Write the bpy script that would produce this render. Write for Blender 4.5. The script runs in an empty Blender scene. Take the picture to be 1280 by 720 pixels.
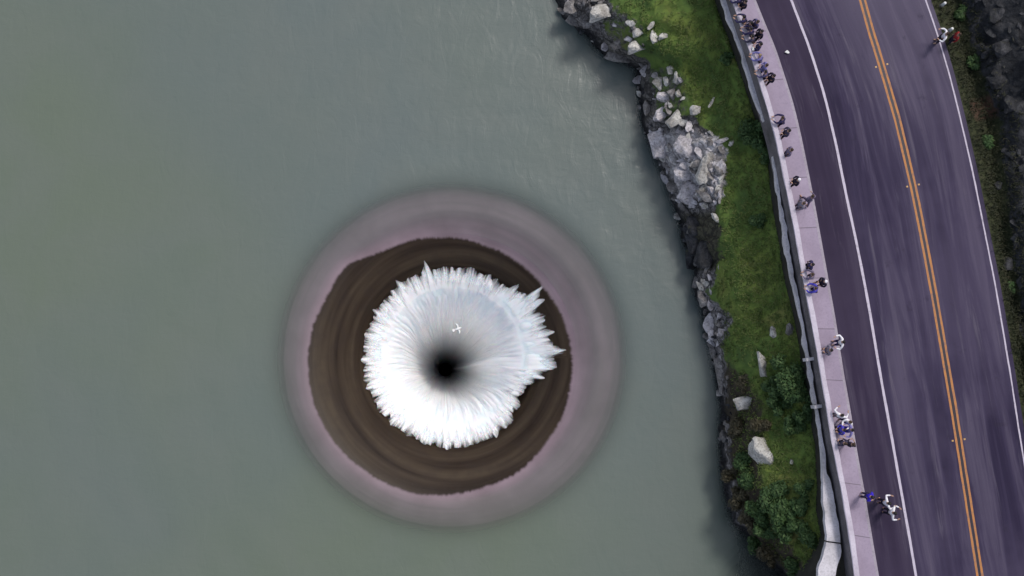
import bpy, bmesh, math, random
import numpy as np
from mathutils import Vector, Matrix, noise as mn
from mathutils.bvhtree import BVHTree
from mathutils.kdtree import KDTree

rnd = random.Random(11)
R = math.radians
sc = bpy.context.scene
col = sc.collection

# ------------------------------------------------------------------ camera
F = 1372.0            # focal length in pixels of the 1280 px wide photograph
H = 70.0              # camera height above the lake
NAD = (545.0, 480.0)  # where the plumb line below the camera meets the picture
nv = Vector(((NAD[0]-640)/F, (360-NAD[1])/F, -1)).normalized()
ROT = nv.rotation_difference(Vector((0, 0, -1)))
CAM = Vector((0, 0, H))
cd = bpy.data.cameras.new('camera'); cam = bpy.data.objects.new('camera', cd); col.objects.link(cam)
cd.sensor_width = 36; cd.lens = 36*F/1280; cd.clip_end = 5000
cam.location = CAM; cam.rotation_mode = 'QUATERNION'; cam.rotation_quaternion = ROT
sc.camera = cam

def ray(px, py): return ROT @ Vector(((px-640)/F, (360-py)/F, -1))
def at(px, py, z):
    d = ray(px, py); return CAM + d*((z-H)/d.z)

# ------------------------------------------------------------------ helpers
def link(o, parent=None):
    col.objects.link(o)
    if parent: o.parent = parent
    return o
def tag(o, label=None, cat=None, group=None, kind=None):
    for k, v in (('label', label), ('category', cat), ('group', group), ('kind', kind)):
        if v: o[k] = v
    return o
def mesh(name, verts, faces, mat=None, parent=None, smooth=True, attrs=None):
    me = bpy.data.meshes.new(name)
    me.from_pydata([tuple(v) for v in verts], [], faces); me.validate(); me.update()
    if mat:
        for m in (mat if isinstance(mat, (list, tuple)) else [mat]): me.materials.append(m)
    if smooth: me.polygons.foreach_set('use_smooth', [True]*len(me.polygons))
    for k, a in (attrs or {}).items():
        at_ = me.attributes.new(k, 'FLOAT', 'POINT'); at_.data.foreach_set('value', np.asarray(a, np.float32))
    return link(bpy.data.objects.new(name, me), parent)
def empty(name, loc=(0, 0, 0), rz=0):
    o = bpy.data.objects.new(name, None); o.location = loc; o.rotation_euler = (0, 0, rz)
    o.empty_display_size = .3
    return link(o)
def grid_faces(nr, nc, wrap=False):
    f = []
    for i in range(nr-1):
        for j in range(nc if wrap else nc-1):
            a = i*nc+j; b = i*nc+(j+1) % nc
            f.append((a, b, b+nc, a+nc))
    return f
def lerp(a, b, t): return a+(b-a)*t
def sstep(a, b, x):
    t = min(1, max(0, (x-a)/(b-a))); return t*t*(3-2*t)
def fbm(p, o=4):
    return mn.fractal(Vector(p), 0.9, 2.1, o, noise_basis='PERLIN_ORIGINAL')
def interp(tab, y):
    ys = [t[0] for t in tab]; xs = [t[1] for t in tab]
    if y <= ys[0]: k = (xs[1]-xs[0])/(ys[1]-ys[0]); return xs[0]+k*(y-ys[0])
    if y >= ys[-1]: k = (xs[-1]-xs[-3])/(ys[-1]-ys[-3]); return xs[-1]+k*(y-ys[-1])
    return float(np.interp(y, ys, xs))

# ------------------------------------------------------------------ materials
class NT:
    def __init__(s, name):
        s.m = bpy.data.materials.new(name); s.m.use_nodes = True
        s.t = s.m.node_tree; s.t.nodes.clear()
        s.out = s.n('ShaderNodeOutputMaterial')
    def n(s, typ, **kw):
        nd = s.t.nodes.new(typ)
        for k, v in kw.items(): setattr(nd, k, v)
        return nd
    def set(s, sock, v):
        if isinstance(v, bpy.types.NodeSocket): s.t.links.new(v, sock)
        elif v is not None:
            if isinstance(v, (tuple, list)) and len(v) == 3 and sock.type == 'RGBA': v = (*v, 1)
            sock.default_value = v
    def attr(s, name): return s.n('ShaderNodeAttribute', attribute_name=name).outputs['Fac']
    def pos(s): return s.n('ShaderNodeNewGeometry').outputs['Position']
    def obj(s): return s.n('ShaderNodeTexCoord').outputs['Object']
    def math(s, op, a, b=None, c=None):
        nd = s.n('ShaderNodeMath', operation=op)
        for i, v in enumerate((a, b, c)):
            if v is not None: s.set(nd.inputs[i], v)
        return nd.outputs[0]
    def noise(s, vec, scale, detail=4, rough=.55, dist=0, color=False):
        nd = s.n('ShaderNodeTexNoise'); s.set(nd.inputs['Vector'], vec)
        s.set(nd.inputs['Scale'], scale); nd.inputs['Detail'].default_value = detail
        nd.inputs['Roughness'].default_value = rough; nd.inputs['Distortion'].default_value = dist
        return nd.outputs['Color' if color else 'Fac']
    def voro(s, vec, scale, feature='F1'):
        nd = s.n('ShaderNodeTexVoronoi', feature=feature); s.set(nd.inputs['Vector'], vec); s.set(nd.inputs['Scale'], scale)
        return nd.outputs['Distance']
    def comb(s, x, y, z=0.0):
        nd = s.n('ShaderNodeCombineXYZ')
        for i, v in enumerate((x, y, z)): s.set(nd.inputs[i], v)
        return nd.outputs[0]
    def sep(s, v):
        nd = s.n('ShaderNodeSeparateXYZ'); s.set(nd.inputs[0], v); return nd.outputs
    def ramp(s, fac, stops, interp='LINEAR'):
        nd = s.n('ShaderNodeValToRGB'); s.set(nd.inputs[0], fac); cr = nd.color_ramp; cr.interpolation = interp
        while len(cr.elements) < len(stops): cr.elements.new(.5)
        for e, (p, c) in zip(cr.elements, stops):
            e.position = p; e.color = (*c, 1) if isinstance(c, (tuple, list)) else (c, c, c, 1)
        return nd.outputs[0]
    def rng(s, v, a, b, c=0.0, d=1.0, smooth=True):
        nd = s.n('ShaderNodeMapRange', interpolation_type='SMOOTHSTEP' if smooth else 'LINEAR')
        s.set(nd.inputs[0], v)
        for i, x in enumerate((a, b, c, d)): s.set(nd.inputs[i+1], x)
        return nd.outputs[0]
    def mix(s, f, a, b, mode='MIX'):
        nd = s.n('ShaderNodeMix', data_type='RGBA', blend_type=mode)
        s.set(nd.inputs[0], f); s.set(nd.inputs[6], a); s.set(nd.inputs[7], b); return nd.outputs[2]
    def bump(s, h, dist=.05, strength=1.0, normal=None):
        nd = s.n('ShaderNodeBump'); s.set(nd.inputs['Height'], h)
        s.set(nd.inputs['Distance'], dist); nd.inputs['Strength'].default_value = strength
        if normal is not None: s.set(nd.inputs['Normal'], normal)
        return nd.outputs[0]
    def bsdf(s, color, rough=.7, normal=None, spec=.5, **kw):
        nd = s.n('ShaderNodeBsdfPrincipled'); s.set(nd.inputs['Base Color'], color); s.set(nd.inputs['Roughness'], rough)
        s.set(nd.inputs['Specular IOR Level'], spec)
        if normal is not None: s.set(nd.inputs['Normal'], normal)
        for k, v in kw.items(): s.set(nd.inputs[k.replace('_', ' ')], v)
        return nd.outputs[0]
    def done(s, shader): s.set(s.out.inputs[0], shader); return s.m

def plain(name, c, rough=.7, var=.15, scale=14, bump=.01, spec=.4):
    m = NT(name); o = m.obj(); n = m.noise(o, scale, 5)
    lo = tuple(x*(1-var) for x in c); hi = tuple(min(1, x*(1+var)) for x in c)
    return m.done(m.bsdf(m.ramp(n, [(.3, lo), (.7, hi)]), rough, m.bump(n, bump), spec))

# lake water: turbid, so what lies under it shows only where it is thin (attribute depth, metres)
def mat_water():
    m = NT('lake_water'); p = m.pos(); dep = m.attr('depth'); rad = m.attr('radius')
    big = m.noise(p, .035, 3, .5); mid = m.noise(p, .16, 5, .6, .6)
    bx = m.sep(p); big = m.math('ADD', big, m.math('MULTIPLY', m.math('ADD', bx[0], bx[1]), -.0042))
    c = m.ramp(big, [(.34, (.125, .152, .146)), (.52, (.126, .153, .136)), (.68, (.130, .158, .122))])
    c = m.mix(m.rng(mid, .35, .7, 0, .35), c, (.146, .164, .148))
    op = m.math('SUBTRACT', 1.0, m.math('POWER', 2.718, m.math('MULTIPLY', dep, -1.5)))
    xyz = m.sep(p)
    w1 = m.noise(m.comb(m.math('MULTIPLY', xyz[0], 1.0), m.math('MULTIPLY', xyz[1], .45)), 1.1, 5, .6, .8)
    w2 = m.noise(p, .28, 3, .5)
    rings = m.math('SINE', m.math('ADD', m.math('MULTIPLY', rad, 2.6), m.math('MULTIPLY', w2, 9)))
    h = m.math('ADD', m.math('MULTIPLY', w1, .55), m.math('ADD', w2, m.math('MULTIPLY', rings, .09)))
    w3 = m.noise(m.comb(m.math('MULTIPLY', xyz[0], .5), xyz[1]), 2.6, 4, .6, .5)
    nrm = m.bump(m.math('ADD', h, m.math('MULTIPLY', w3, .25)), .10, .55)
    dif = m.n('ShaderNodeBsdfDiffuse'); m.set(dif.inputs[0], c); m.set(dif.inputs['Normal'], nrm)
    tr = m.n('ShaderNodeBsdfTransparent')
    mx = m.n('ShaderNodeMixShader'); m.set(mx.inputs[0], op); m.set(mx.inputs[1], tr.outputs[0]); m.set(mx.inputs[2], dif.outputs[0])
    gl = m.n('ShaderNodeBsdfGlossy'); m.set(gl.inputs['Roughness'], m.rng(rad, 8.0, 11.5, .55, .22)); m.set(gl.inputs['Normal'], nrm)
    fr = m.n('ShaderNodeFresnel'); fr.inputs[0].default_value = 1.33; m.set(fr.inputs['Normal'], nrm)
    m2 = m.n('ShaderNodeMixShader'); m.set(m2.inputs[0], m.math('MULTIPLY', fr.outputs[0], m.rng(rad, 8.2, 9.8))); m.set(m2.inputs[1], mx.outputs[0]); m.set(m2.inputs[2], gl.outputs[0])
    return m.done(m2.outputs[0])

def mat_spill():   # concrete lip, dark algae below a ragged line (attribute alg: metres inside that line)
    m = NT('spillway_concrete'); p = m.obj(); a = m.attr('alg'); rad = m.attr('radius'); ang = m.attr('angle')
    st = m.noise(m.comb(m.math('MULTIPLY', ang, 26), m.math('MULTIPLY', rad, .5)), 1.0, 4, .65)
    ringn = m.noise(m.comb(m.math('MULTIPLY', ang, .7), m.math('MULTIPLY', rad, 1.7)), 1.0, 3, .5)
    n = m.noise(p, 1.2, 5)
    con = m.ramp(m.noise(p, .35, 4), [(.3, (.19, .140, .160)), (.7, (.27, .203, .235))])
    con = m.mix(m.rng(ringn, .45, .62, 0, .35), con, (.17, .14, .15))
    alg = m.ramp(ringn, [(.33, (.018, .011, .007)), (.5, (.038, .026, .017)), (.67, (.058, .042, .027))])
    alg = m.mix(m.rng(n, .4, .7, 0, .4), alg, (.030, .021, .017))
    e = m.math('ADD', a, m.math('MULTIPLY', m.math('SUBTRACT', st, .5), .35))
    k = m.rng(e, -.10, .14)
    c = m.mix(k, con, alg)
    return m.done(m.bsdf(c, m.rng(k, 0, 1, .7, .6), m.bump(m.math('ADD', st, n), .03, .3), .15))

def mat_foam():
    m = NT('falling_foam'); ang = m.attr('angle'); t = m.attr('fall'); rad = m.attr('radius')
    wob = m.math('MULTIPLY', m.math('SUBTRACT', m.noise(m.obj(), .9, 3), .5), .5)
    an = m.math('ADD', ang, m.math('MULTIPLY', wob, .12))
    st = m.noise(m.comb(m.math('MULTIPLY', an, 16), m.math('MULTIPLY', t, 2.6), m.attr('layer')), 1.0, 5, .62)
    fine = m.noise(m.comb(m.math('MULTIPLY', an, 55), m.math('MULTIPLY', t, 6.0), m.attr('layer')), 1.0, 4, .6)
    clump = m.noise(m.obj(), 1.6, 5, .65)
    s2 = m.math('ADD', m.math('MULTIPLY', st, .45), m.math('ADD', m.math('MULTIPLY', fine, .25), m.math('MULTIPLY', clump, .30)))
    c = m.ramp(s2, [(.34, (.86, .86, .88)), (.56, (.96, .96, .96))])
    rs_ = m.noise(m.comb(m.math('MULTIPLY', ang, 15), m.math('MULTIPLY', t, .6), m.attr('layer')), 1.0, 4, .55)     # long radial wisps at the rim
    al = m.rng(m.math('ADD', m.math('MULTIPLY', t, 3.4), m.math('ADD', m.math('MULTIPLY', m.math('SUBTRACT', rs_, .5), 3.0), m.math('MULTIPLY', m.math('SUBTRACT', fine, .5), .5))), -.25, .75)
    sh = m.bsdf(c, .7, m.bump(s2, .07, .4), .15, Alpha=al, Subsurface_Weight=.3)
    return m.done(sh)

def rock_nodes(m, p, tint=1.0, dark=False):
    n1 = m.noise(p, .9, 6, .62, .3); n2 = m.noise(p, 5.5, 5, .65); v = m.voro(m.math_vec(p, n1) if False else p, 1.6)
    if dark: c = m.ramp(n1, [(.28, (.012, .013, .015)), (.5, (.035, .036, .04)), (.72, (.085, .085, .09))])
    else: c = m.ramp(n1, [(.30, (.065, .059, .056)), (.44, (.18, .167, .168)), (.62, (.38, .355, .365))])
    c = m.mix(m.rng(n2, .35, .6, .55, 0), c, (.05, .047, .045) if not dark else (.008, .008, .01))
    h = m.math('ADD', m.math('MULTIPLY', n1, .7), m.math('MULTIPLY', n2, .3))
    return c, h

def mat_bank():
    m = NT('lake_bank'); p = m.pos(); rk = m.attr('rock'); dry = m.attr('dry'); z = m.sep(p)[2]
    rc, rh = rock_nodes(m, p)
    tn = m.math('ADD', m.attr('tone'), m.math('MULTIPLY', m.math('SUBTRACT', rh, .5), 1.2))
    rc = m.mix(m.rng(tn, .25, .8), rc, m.mix(rh, (.040, .042, .026), (.120, .110, .078)))
    wv = m.n('ShaderNodeVectorMath', operation='MULTIPLY_ADD'); m.set(wv.inputs[0], m.noise(p, 1.1, 4, .6, 0, True)); wv.inputs[1].default_value = (1.4, 1.4, 1.4); m.set(wv.inputs[2], p)
    ck = m.rng(m.voro(wv.outputs[0], .95, 'DISTANCE_TO_EDGE'), .0, .09, 1, 0); ck2 = m.rng(m.voro(wv.outputs[0], 2.6, 'DISTANCE_TO_EDGE'), .0, .10, .7, 0)
    rc = m.mix(m.rng(tn, -.25, -.7), rc, m.ramp(rh, [(.32, (.20, .185, .19)), (.45, (.46, .43, .44)), (.60, (.70, .665, .66))]))
    rc = m.mix(m.math('MULTIPLY', m.math('MAXIMUM', ck, ck2), m.rng(tn, -.7, -.2, .5, .85)), rc, (.025, .023, .022))
    rh = m.math('SUBTRACT', rh, m.math('MULTIPLY', m.math('MAXIMUM', ck, ck2), .5))
    g1 = m.noise(p, .32, 4, .6, .5); g2 = m.noise(p, 2.2, 5, .65); g3 = m.noise(p, 9, 4, .7)
    g = m.ramp(g1, [(.32, (.062, .108, .028)), (.45, (.108, .172, .036)), (.56, (.145, .192, .040)), (.68, (.190, .188, .058))])
    g = m.mix(m.rng(g2, .33, .55, .35, 0), g, (.034, .056, .016))
    g = m.mix(m.rng(g3, .55, .75, 0, .5), g, (.11, .12, .045))
    soil = m.ramp(g2, [(.35, (.022, .018, .013)), (.6, (.055, .045, .03))])  # bare soil; also the dark tone painted as shade along the wall foot
    g = m.mix(m.rng(m.math('ADD', dry, m.math('MULTIPLY', m.math('SUBTRACT', g2, .5), .9)), .35, .7), g, soil)
    k = m.rng(m.math('ADD', rk, m.math('MULTIPLY', m.math('SUBTRACT', g2, .5), .8)), .40, .6)
    c = m.mix(k, g, rc)
    wet = m.rng(m.math('ADD', z, m.math('MULTIPLY', g1, -.8)), -.15, .75, 1, 0)     # wet rock by the waterline
    c = m.mix(m.math('MULTIPLY', wet, .88), c, (.010, .010, .012))
    h = m.math('ADD', m.math('MULTIPLY', rh, m.math('ADD', .35, m.math('MULTIPLY', k, .9))), m.math('MULTIPLY', g3, .12))
    return m.done(m.bsdf(c, .85, m.bump(h, m.math('ADD', .05, m.math('MULTIPLY', k, .17)), .8), .25))

def mat_hill():
    m = NT('hillside'); p = m.pos(); rk = m.attr('rock'); red = m.attr('dry')
    rc, rh = rock_nodes(m, p, dark=True)
    g2 = m.noise(p, 1.8, 5, .65); g1 = m.noise(p, .4, 4)
    g = m.ramp(g2, [(.3, (.012, .016, .008)), (.55, (.036, .042, .018)), (.75, (.060, .058, .034))])
    g = m.mix(m.rng(red, .3, .7, 0, .8), g, (.075, .038, .028))
    k = m.rng(m.math('ADD', rk, m.math('MULTIPLY', m.math('SUBTRACT', g2, .5), .9)), .4, .6)
    c = m.mix(k, g, rc)
    return m.done(m.bsdf(c, .85, m.bump(m.math('ADD', rh, m.math('MULTIPLY', g2, .4)), .25, .9), .25))

def mat_rock(name, lo, mid, hi):
    m = NT(name); p = m.pos(); n1 = m.noise(p, 1.5, 6, .65, .4); n2 = m.noise(p, 7, 5, .7)
    c = m.ramp(n1, [(.32, lo), (.48, mid), (.66, hi)])
    c = m.mix(m.rng(n2, .36, .52, .6, 0), c, tuple(x*.25 for x in mid))
    lich = m.rng(m.noise(p, 3.1, 4), .58, .7, 0, .35)
    c = m.mix(lich, c, (.12, .12, .06))
    return m.done(m.bsdf(c, .85, m.bump(m.math('ADD', n1, m.math('MULTIPLY', n2, .4)), .12, .9), .25))

def mat_road():
    m = NT('asphalt'); u = m.attr('across'); a = m.attr('along'); p = m.pos()
    lng = m.noise(m.comb(m.math('MULTIPLY', u, .75), m.math('MULTIPLY', a, .05)), 1.2, 5, .62, .5)
    lng2 = m.noise(m.comb(m.math('MULTIPLY', u, 3.2), m.math('MULTIPLY', a, .10)), 1.0, 5, .65)
    patch = m.noise(p, .11, 4, .6); fine = m.noise(p, 30, 3, .6); mid = m.noise(p, 2.0, 5, .6)
    c = m.ramp(lng, [(.38, (.017, .011, .038)), (.5, (.034, .025, .062)), (.61, (.084, .069, .114))])
    c = m.mix(m.rng(lng2, .38, .6, .35, 0), c, (.020, .012, .042))
    c = m.mix(m.rng(patch, .42, .66, 0, .45), c, (.088, .070, .122))
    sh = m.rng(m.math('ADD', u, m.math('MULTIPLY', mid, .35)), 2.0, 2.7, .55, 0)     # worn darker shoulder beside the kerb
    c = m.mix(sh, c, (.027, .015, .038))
    far = m.rng(a, 4, 26, 0, .75)                                                      # paler towards the bend: reflected light put into the colour
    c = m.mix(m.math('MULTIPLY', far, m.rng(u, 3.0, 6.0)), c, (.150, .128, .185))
    wt = m.noise(m.comb(m.math('MULTIPLY', u, 1.9), m.math('MULTIPLY', a, .12), 5.0), 1.0, 6, .68, .6)
    c = m.mix(m.rng(wt, .56, .74, 0, .5), c, (.16, .14, .18))
    c = m.mix(m.rng(m.noise(p, .75, 5, .7), .60, .72, 0, .4), c, (.018, .013, .030))      # oil and damp
    c = m.mix(m.rng(fine, .3, .7, .25, 0), c, (.02, .018, .024))
    return m.done(m.bsdf(c, .75, m.bump(m.math('ADD', fine, mid), .012, .6), .22))

def mat_paint(name, c, worn=.45):
    m = NT(name); p = m.pos(); n = m.noise(p, 3.0, 6, .7); f = m.noise(p, 22, 4, .7)
    k = m.rng(m.math('ADD', m.math('MULTIPLY', n, .6), m.math('MULTIPLY', f, .4)), worn-.12, worn+.10, .75, 0)
    return m.done(m.bsdf(m.mix(k, c, (.10, .085, .11)), .7))

def mat_concrete(name, lo, hi, joints=False, stain=.4):
    m = NT(name); p = m.pos(); n = m.noise(p, .9, 6, .6); f = m.noise(p, 8, 5, .7)
    c = m.ramp(n, [(.3, lo), (.7, hi)])
    c = m.mix(m.rng(f, .3, .55, stain, 0), c, tuple(x*.5 for x in lo))
    h = f
    if joints:
        a = m.attr('along'); fr = m.math('FRACT', m.math('DIVIDE', m.math('ADD', a, 200.3), 3.02))
        j = m.rng(m.math('ABSOLUTE', m.math('SUBTRACT', fr, .5)), .006, .013, 1, 0)
        pt = m.noise(m.comb(m.math('FLOOR', m.math('DIVIDE', m.math('ADD', a, 201.8), 3.02)), 3.3), 1.37, 0)
        c = m.mix(m.rng(pt, .35, .65, .25, 0), c, tuple(x*.82 for x in lo))
        c = m.mix(m.math('MULTIPLY', j, .6), c, (.10, .085, .10))
    return m.done(m.bsdf(c, .8, m.bump(h, .02, .5), .3))

def mat_leaf(name, a, b, c2):
    m = NT(name); ri = m.n('ShaderNodeNewGeometry').outputs['Random Per Island']
    c = m.ramp(ri, [(0, a), (.5, b), (1, c2)])
    n = m.noise(m.pos(), .8, 3); c = m.mix(m.rng(n, .35, .65, .5, 0), c, a)
    return m.done(m.bsdf(c, .65, None, .25))

M_water = mat_water(); M_spill = mat_spill(); M_foam = mat_foam()
M_bank = mat_bank(); M_hill = mat_hill(); M_road = mat_road()
M_pale = mat_rock('pale_rock', (.24, .22, .20), (.46, .44, .41), (.66, .64, .60))
M_lav = mat_rock('lavender_rock', (.26, .24, .25), (.48, .45, .47), (.70, .66, .68))
M_grey = mat_rock('grey_rock', (.08, .075, .07), (.20, .185, .18), (.34, .32, .31))
M_dark = mat_rock('dark_rock', (.012, .012, .014), (.032, .033, .037), (.075, .075, .082))
M_wallshade = mat_concrete('shaded_wall_concrete', (.016, .016, .013), (.042, .040, .034), False, .6)  # near-black base: shade of the wall face and gutter put into the colour
M_white = mat_paint('white_paint', (.52, .47, .56), .42)
M_yellow = mat_paint('yellow_paint', (.46, .19, .05), .45)
M_walk = mat_concrete('pavement_concrete', (.30, .245, .325), (.39, .325, .425), True, .25)
M_kerb = mat_concrete('kerb_concrete', (.30, .26, .31), (.40, .36, .42))
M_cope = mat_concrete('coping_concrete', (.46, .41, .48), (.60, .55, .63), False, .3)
M_wall = mat_concrete('shaded_weathered_concrete', (.085, .078, .082), (.20, .18, .20), False, .6)  # weathered, and darkened so the parapet face carries its shade in the colour
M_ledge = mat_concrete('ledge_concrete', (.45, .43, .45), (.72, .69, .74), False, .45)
M_grass = mat_leaf('grass_blade', (.080, .130, .030), (.132, .180, .044), (.18, .19, .07))
M_grassd = mat_leaf('verge_blade', (.012, .016, .007), (.026, .032, .013), (.06, .056, .03))
M_leaf = mat_leaf('shrub_leaf', (.022, .050, .016), (.046, .092, .028), (.085, .135, .046))
M_leafb = mat_leaf('brown_leaf', (.030, .026, .014), (.062, .056, .032), (.11, .095, .058))
M_stem = plain('stem_wood', (.05, .038, .026), .9, .3)

# ------------------------------------------------------------------ lines of the place, measured off the photograph
ZR = 8.0
SHORE = [(0, 697), (25, 702), (35, 712), (41, 735), (58, 742), (72, 760), (82, 795), (110, 798), (150, 802), (185, 815), (225, 832),
         (265, 846), (310, 858), (335, 871), (360, 868), (390, 879), (420, 884), (470, 895), (510, 902), (560, 900), (610, 905), (650, 915),
         (675, 940), (700, 965), (720, 985)]
LEDGE = [(0, 904), (30, 914), (60, 925), (120, 943), (170, 963), (250, 973), (300, 981), (350, 989), (400, 1002), (460, 1010), (510, 1019),
         (560, 1027), (600, 1029), (650, 1031), (676, 1036), (690, 1030), (720, 1023)]
COPE = [(0, 915.5), (30, 925), (60, 936), (130, 957.5), (170, 969), (250, 985.5), (300, 995), (350, 1004), (400, 1014), (460, 1024.5),
        (510, 1033), (560, 1041), (620, 1053), (680, 1063), (720, 1068)]
KERB = [(0, 945), (30, 957), (60, 970), (130, 992.5), (170, 1002), (250, 1018), (300, 1027), (350, 1036), (400, 1045), (460, 1054),
        (510, 1063), (560, 1071), (620, 1082), (680, 1092), (720, 1099)]
EDGEL = [(0, 989), (60, 1012), (120, 1031), (180, 1045), (250, 1059), (300, 1070), (350, 1080), (400, 1089), (460, 1099), (510, 1108),
         (560, 1117), (600, 1124), (650, 1133), (720, 1145)]
YEL = [(0, 1078), (40, 1089), (75, 1100), (150, 1122), (235, 1142), (300, 1155), (370, 1168), (440, 1180), (510, 1192), (580, 1203), (650, 1214), (720, 1225)]
EDGER = [(0, 1157), (40, 1171), (90, 1186), (150, 1201), (215, 1216), (285, 1230), (350, 1243), (420, 1255), (480, 1265), (540, 1274), (600, 1284), (720, 1303)]

def smooth_curve(tab, z, y0=-1100, y1=1900, step=6, passes=3):
    ys = np.arange(y0, y1+1, step); pts = np.array([interp(tab, y) for y in ys])
    for _ in range(passes):
        q = pts.copy(); q[1:-1] = (pts[:-2]+2*pts[1:-1]+pts[2:])/4; pts = q
    return [at(x, y, z) for x, y in zip(pts, ys)], ys
def arclen(c):
    s = [0.]
    for a, b in zip(c, c[1:]): s.append(s[-1]+(b-a).length)
    return s
def normals(c):
    out = []
    for i in range(len(c)):
        d = c[min(i+1, len(c)-1)]-c[max(i-1, 0)]; d.z = 0; d.normalize()
        out.append(Vector((-d.y, d.x, 0)))          # running down the picture: points to the right (east)
    return out
def sweep(name, curve, section, mat, parent=None, closed=True, smooth=False, i0=0, i1=None, wob=0.0):
    """carry a section of (offset to the right, z) along a curve"""
    c = curve[i0:i1]; nn = normals(curve)[i0:i1]; k = len(section); vs = []
    for i, (p, n) in enumerate(zip(c, nn)):
        for j, (o, z) in enumerate(section):
            w = wob*fbm((p.x*.8, p.y*.8, j*3.1), 3) if wob else 0
            vs.append((p.x+n.x*(o+w), p.y+n.y*(o+w), z+w*.5))
    f = [tuple(reversed(q)) for q in grid_faces(len(c), k, closed)]
    if closed: f += [tuple(range(k)), tuple(range((len(c)-1)*k, len(c)*k))[::-1]]
    s = arclen(c); al = [s[i] for i in range(len(c)) for _ in range(k)]
    o = mesh(name, vs, f, mat, parent, smooth, {'along': al})
    bm = bmesh.new(); bm.from_mesh(o.data); bmesh.ops.recalc_face_normals(bm, faces=bm.faces); bm.to_mesh(o.data); bm.free()
    return o

ZP = ZR+.15          # pavement
c_kerb, YS = smooth_curve(KERB, ZP, passes=6); c_edgel, _ = smooth_curve(EDGEL, ZR, passes=6)
c_yel, _ = smooth_curve(YEL, ZR, passes=6); c_edger, _ = smooth_curve(EDGER, ZR, passes=6)
ZC = ZP+.95          # top of the parapet
c_cope, _ = smooth_curve(COPE, ZC, passes=3)
c_ledge, _ = smooth_curve(LEDGE, ZR, passes=1)
I0 = int(np.argmin(abs(YS-360)))

# road: one sheet between the kerb and the right-hand edge
nrow = len(YS); along = arclen(c_yel); along = [along[I0]-a for a in along]   # grows towards the top of the picture
nk = normals(c_kerb); ne = normals(c_edger)
vs, ac, al = [], [], []
for i in range(nrow):
    a = c_kerb[i].copy(); a.z = ZR; b = c_edger[i]+ne[i]*.32
    w = (b-a).length
    for j in range(15):
        t = j/14; vs.append(lerp(a, b, t)); ac.append(t*w); al.append(along[i])
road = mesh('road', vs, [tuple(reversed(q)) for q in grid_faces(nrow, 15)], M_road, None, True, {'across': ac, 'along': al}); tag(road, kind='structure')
def stripe(name, c, off, w, mat, z=ZR+.004, jit=.012):
    nn = normals(c); vs = []
    for i, (p, n) in enumerate(zip(c, nn)):
        for o in (off-w/2, off+w/2):
            o += jit*fbm((p.y*1.3, o*9, 1.7), 3); vs.append((p.x+n.x*o, p.y+n.y*o, z))
    o = mesh(name, vs, [tuple(reversed(q)) for q in grid_faces(len(c), 2)], mat); return tag(o, kind='structure')
stripe('road_marking', c_edgel, 0, .15, M_white); stripe('road_marking', c_edger, 0, .09, M_white)
stripe('road_marking', c_yel, -.15, .13, M_yellow); stripe('road_marking', c_yel, .15, .13, M_yellow)
M_tar = plain('tar_seal', (.018, .014, .018), .5, .2)
stripe('road_marking', c_yel, 0, .10, M_tar, ZR+.003)

# pavement with a real kerb step; it runs from the parapet to the road
nc_ = normals(c_cope); vs, al = [], []
PW = .30
for i in range(nrow):
    a = c_cope[i]+nc_[i]*(PW-.02); b = c_kerb[i]-nk[i]*.16
    for t in (0, .33, .66, 1): q = lerp(a, b, t); vs.append((q.x, q.y, ZP)); al.append(along[i])
pav = mesh('pavement', vs, [tuple(reversed(q)) for q in grid_faces(nrow, 4)], M_walk, None, False, {'along': al}); tag(pav, kind='structure')
kerb = sweep('kerb', c_kerb, [(-.162, ZP-.4), (-.162, ZP+.003), (-.02, ZP+.003), (0, ZP-.02), (0.01, ZP-.4)], M_kerb); tag(kerb, kind='structure')

# parapet along the pavement, and the retaining wall with its ledge below
par = empty('parapet', c_cope[I0]); tag(par, 'long low concrete parapet with pale worn coping beside the pavement', 'parapet')
def adopt(o, root):
    o.parent = root; o.matrix_parent_inverse = Matrix.Translation(-Vector(root.location)); return o
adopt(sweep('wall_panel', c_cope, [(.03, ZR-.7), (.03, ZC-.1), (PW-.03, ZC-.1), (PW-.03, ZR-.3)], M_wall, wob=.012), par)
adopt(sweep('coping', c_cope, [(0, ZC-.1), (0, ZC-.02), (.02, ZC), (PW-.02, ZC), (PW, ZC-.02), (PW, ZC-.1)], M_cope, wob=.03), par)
def box_at(p, n, o0, o1, half, z0, z1):
    d = Vector((n.y, -n.x, 0)); v = []
    for z in (z0, z1):
        for o, s in ((o0, -half), (o1, -half), (o1, half), (o0, half)):
            q = p+n*o+d*s; v.append((q.x, q.y, z))
    return v, [(0, 1, 2, 3)[::-1], (4, 5, 6, 7), (0, 1, 5, 4), (1, 2, 6, 5), (2, 3, 7, 6), (3, 0, 4, 7)]
for py in (446, 506):
    i = int(np.argmin(abs(YS-py))); v, f = box_at(c_cope[i], nc_[i], -.40, .034, .09, ZR-.33, ZR+.35)
    adopt(mesh('pilaster', v, f, M_ledge, None, False), par)

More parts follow.
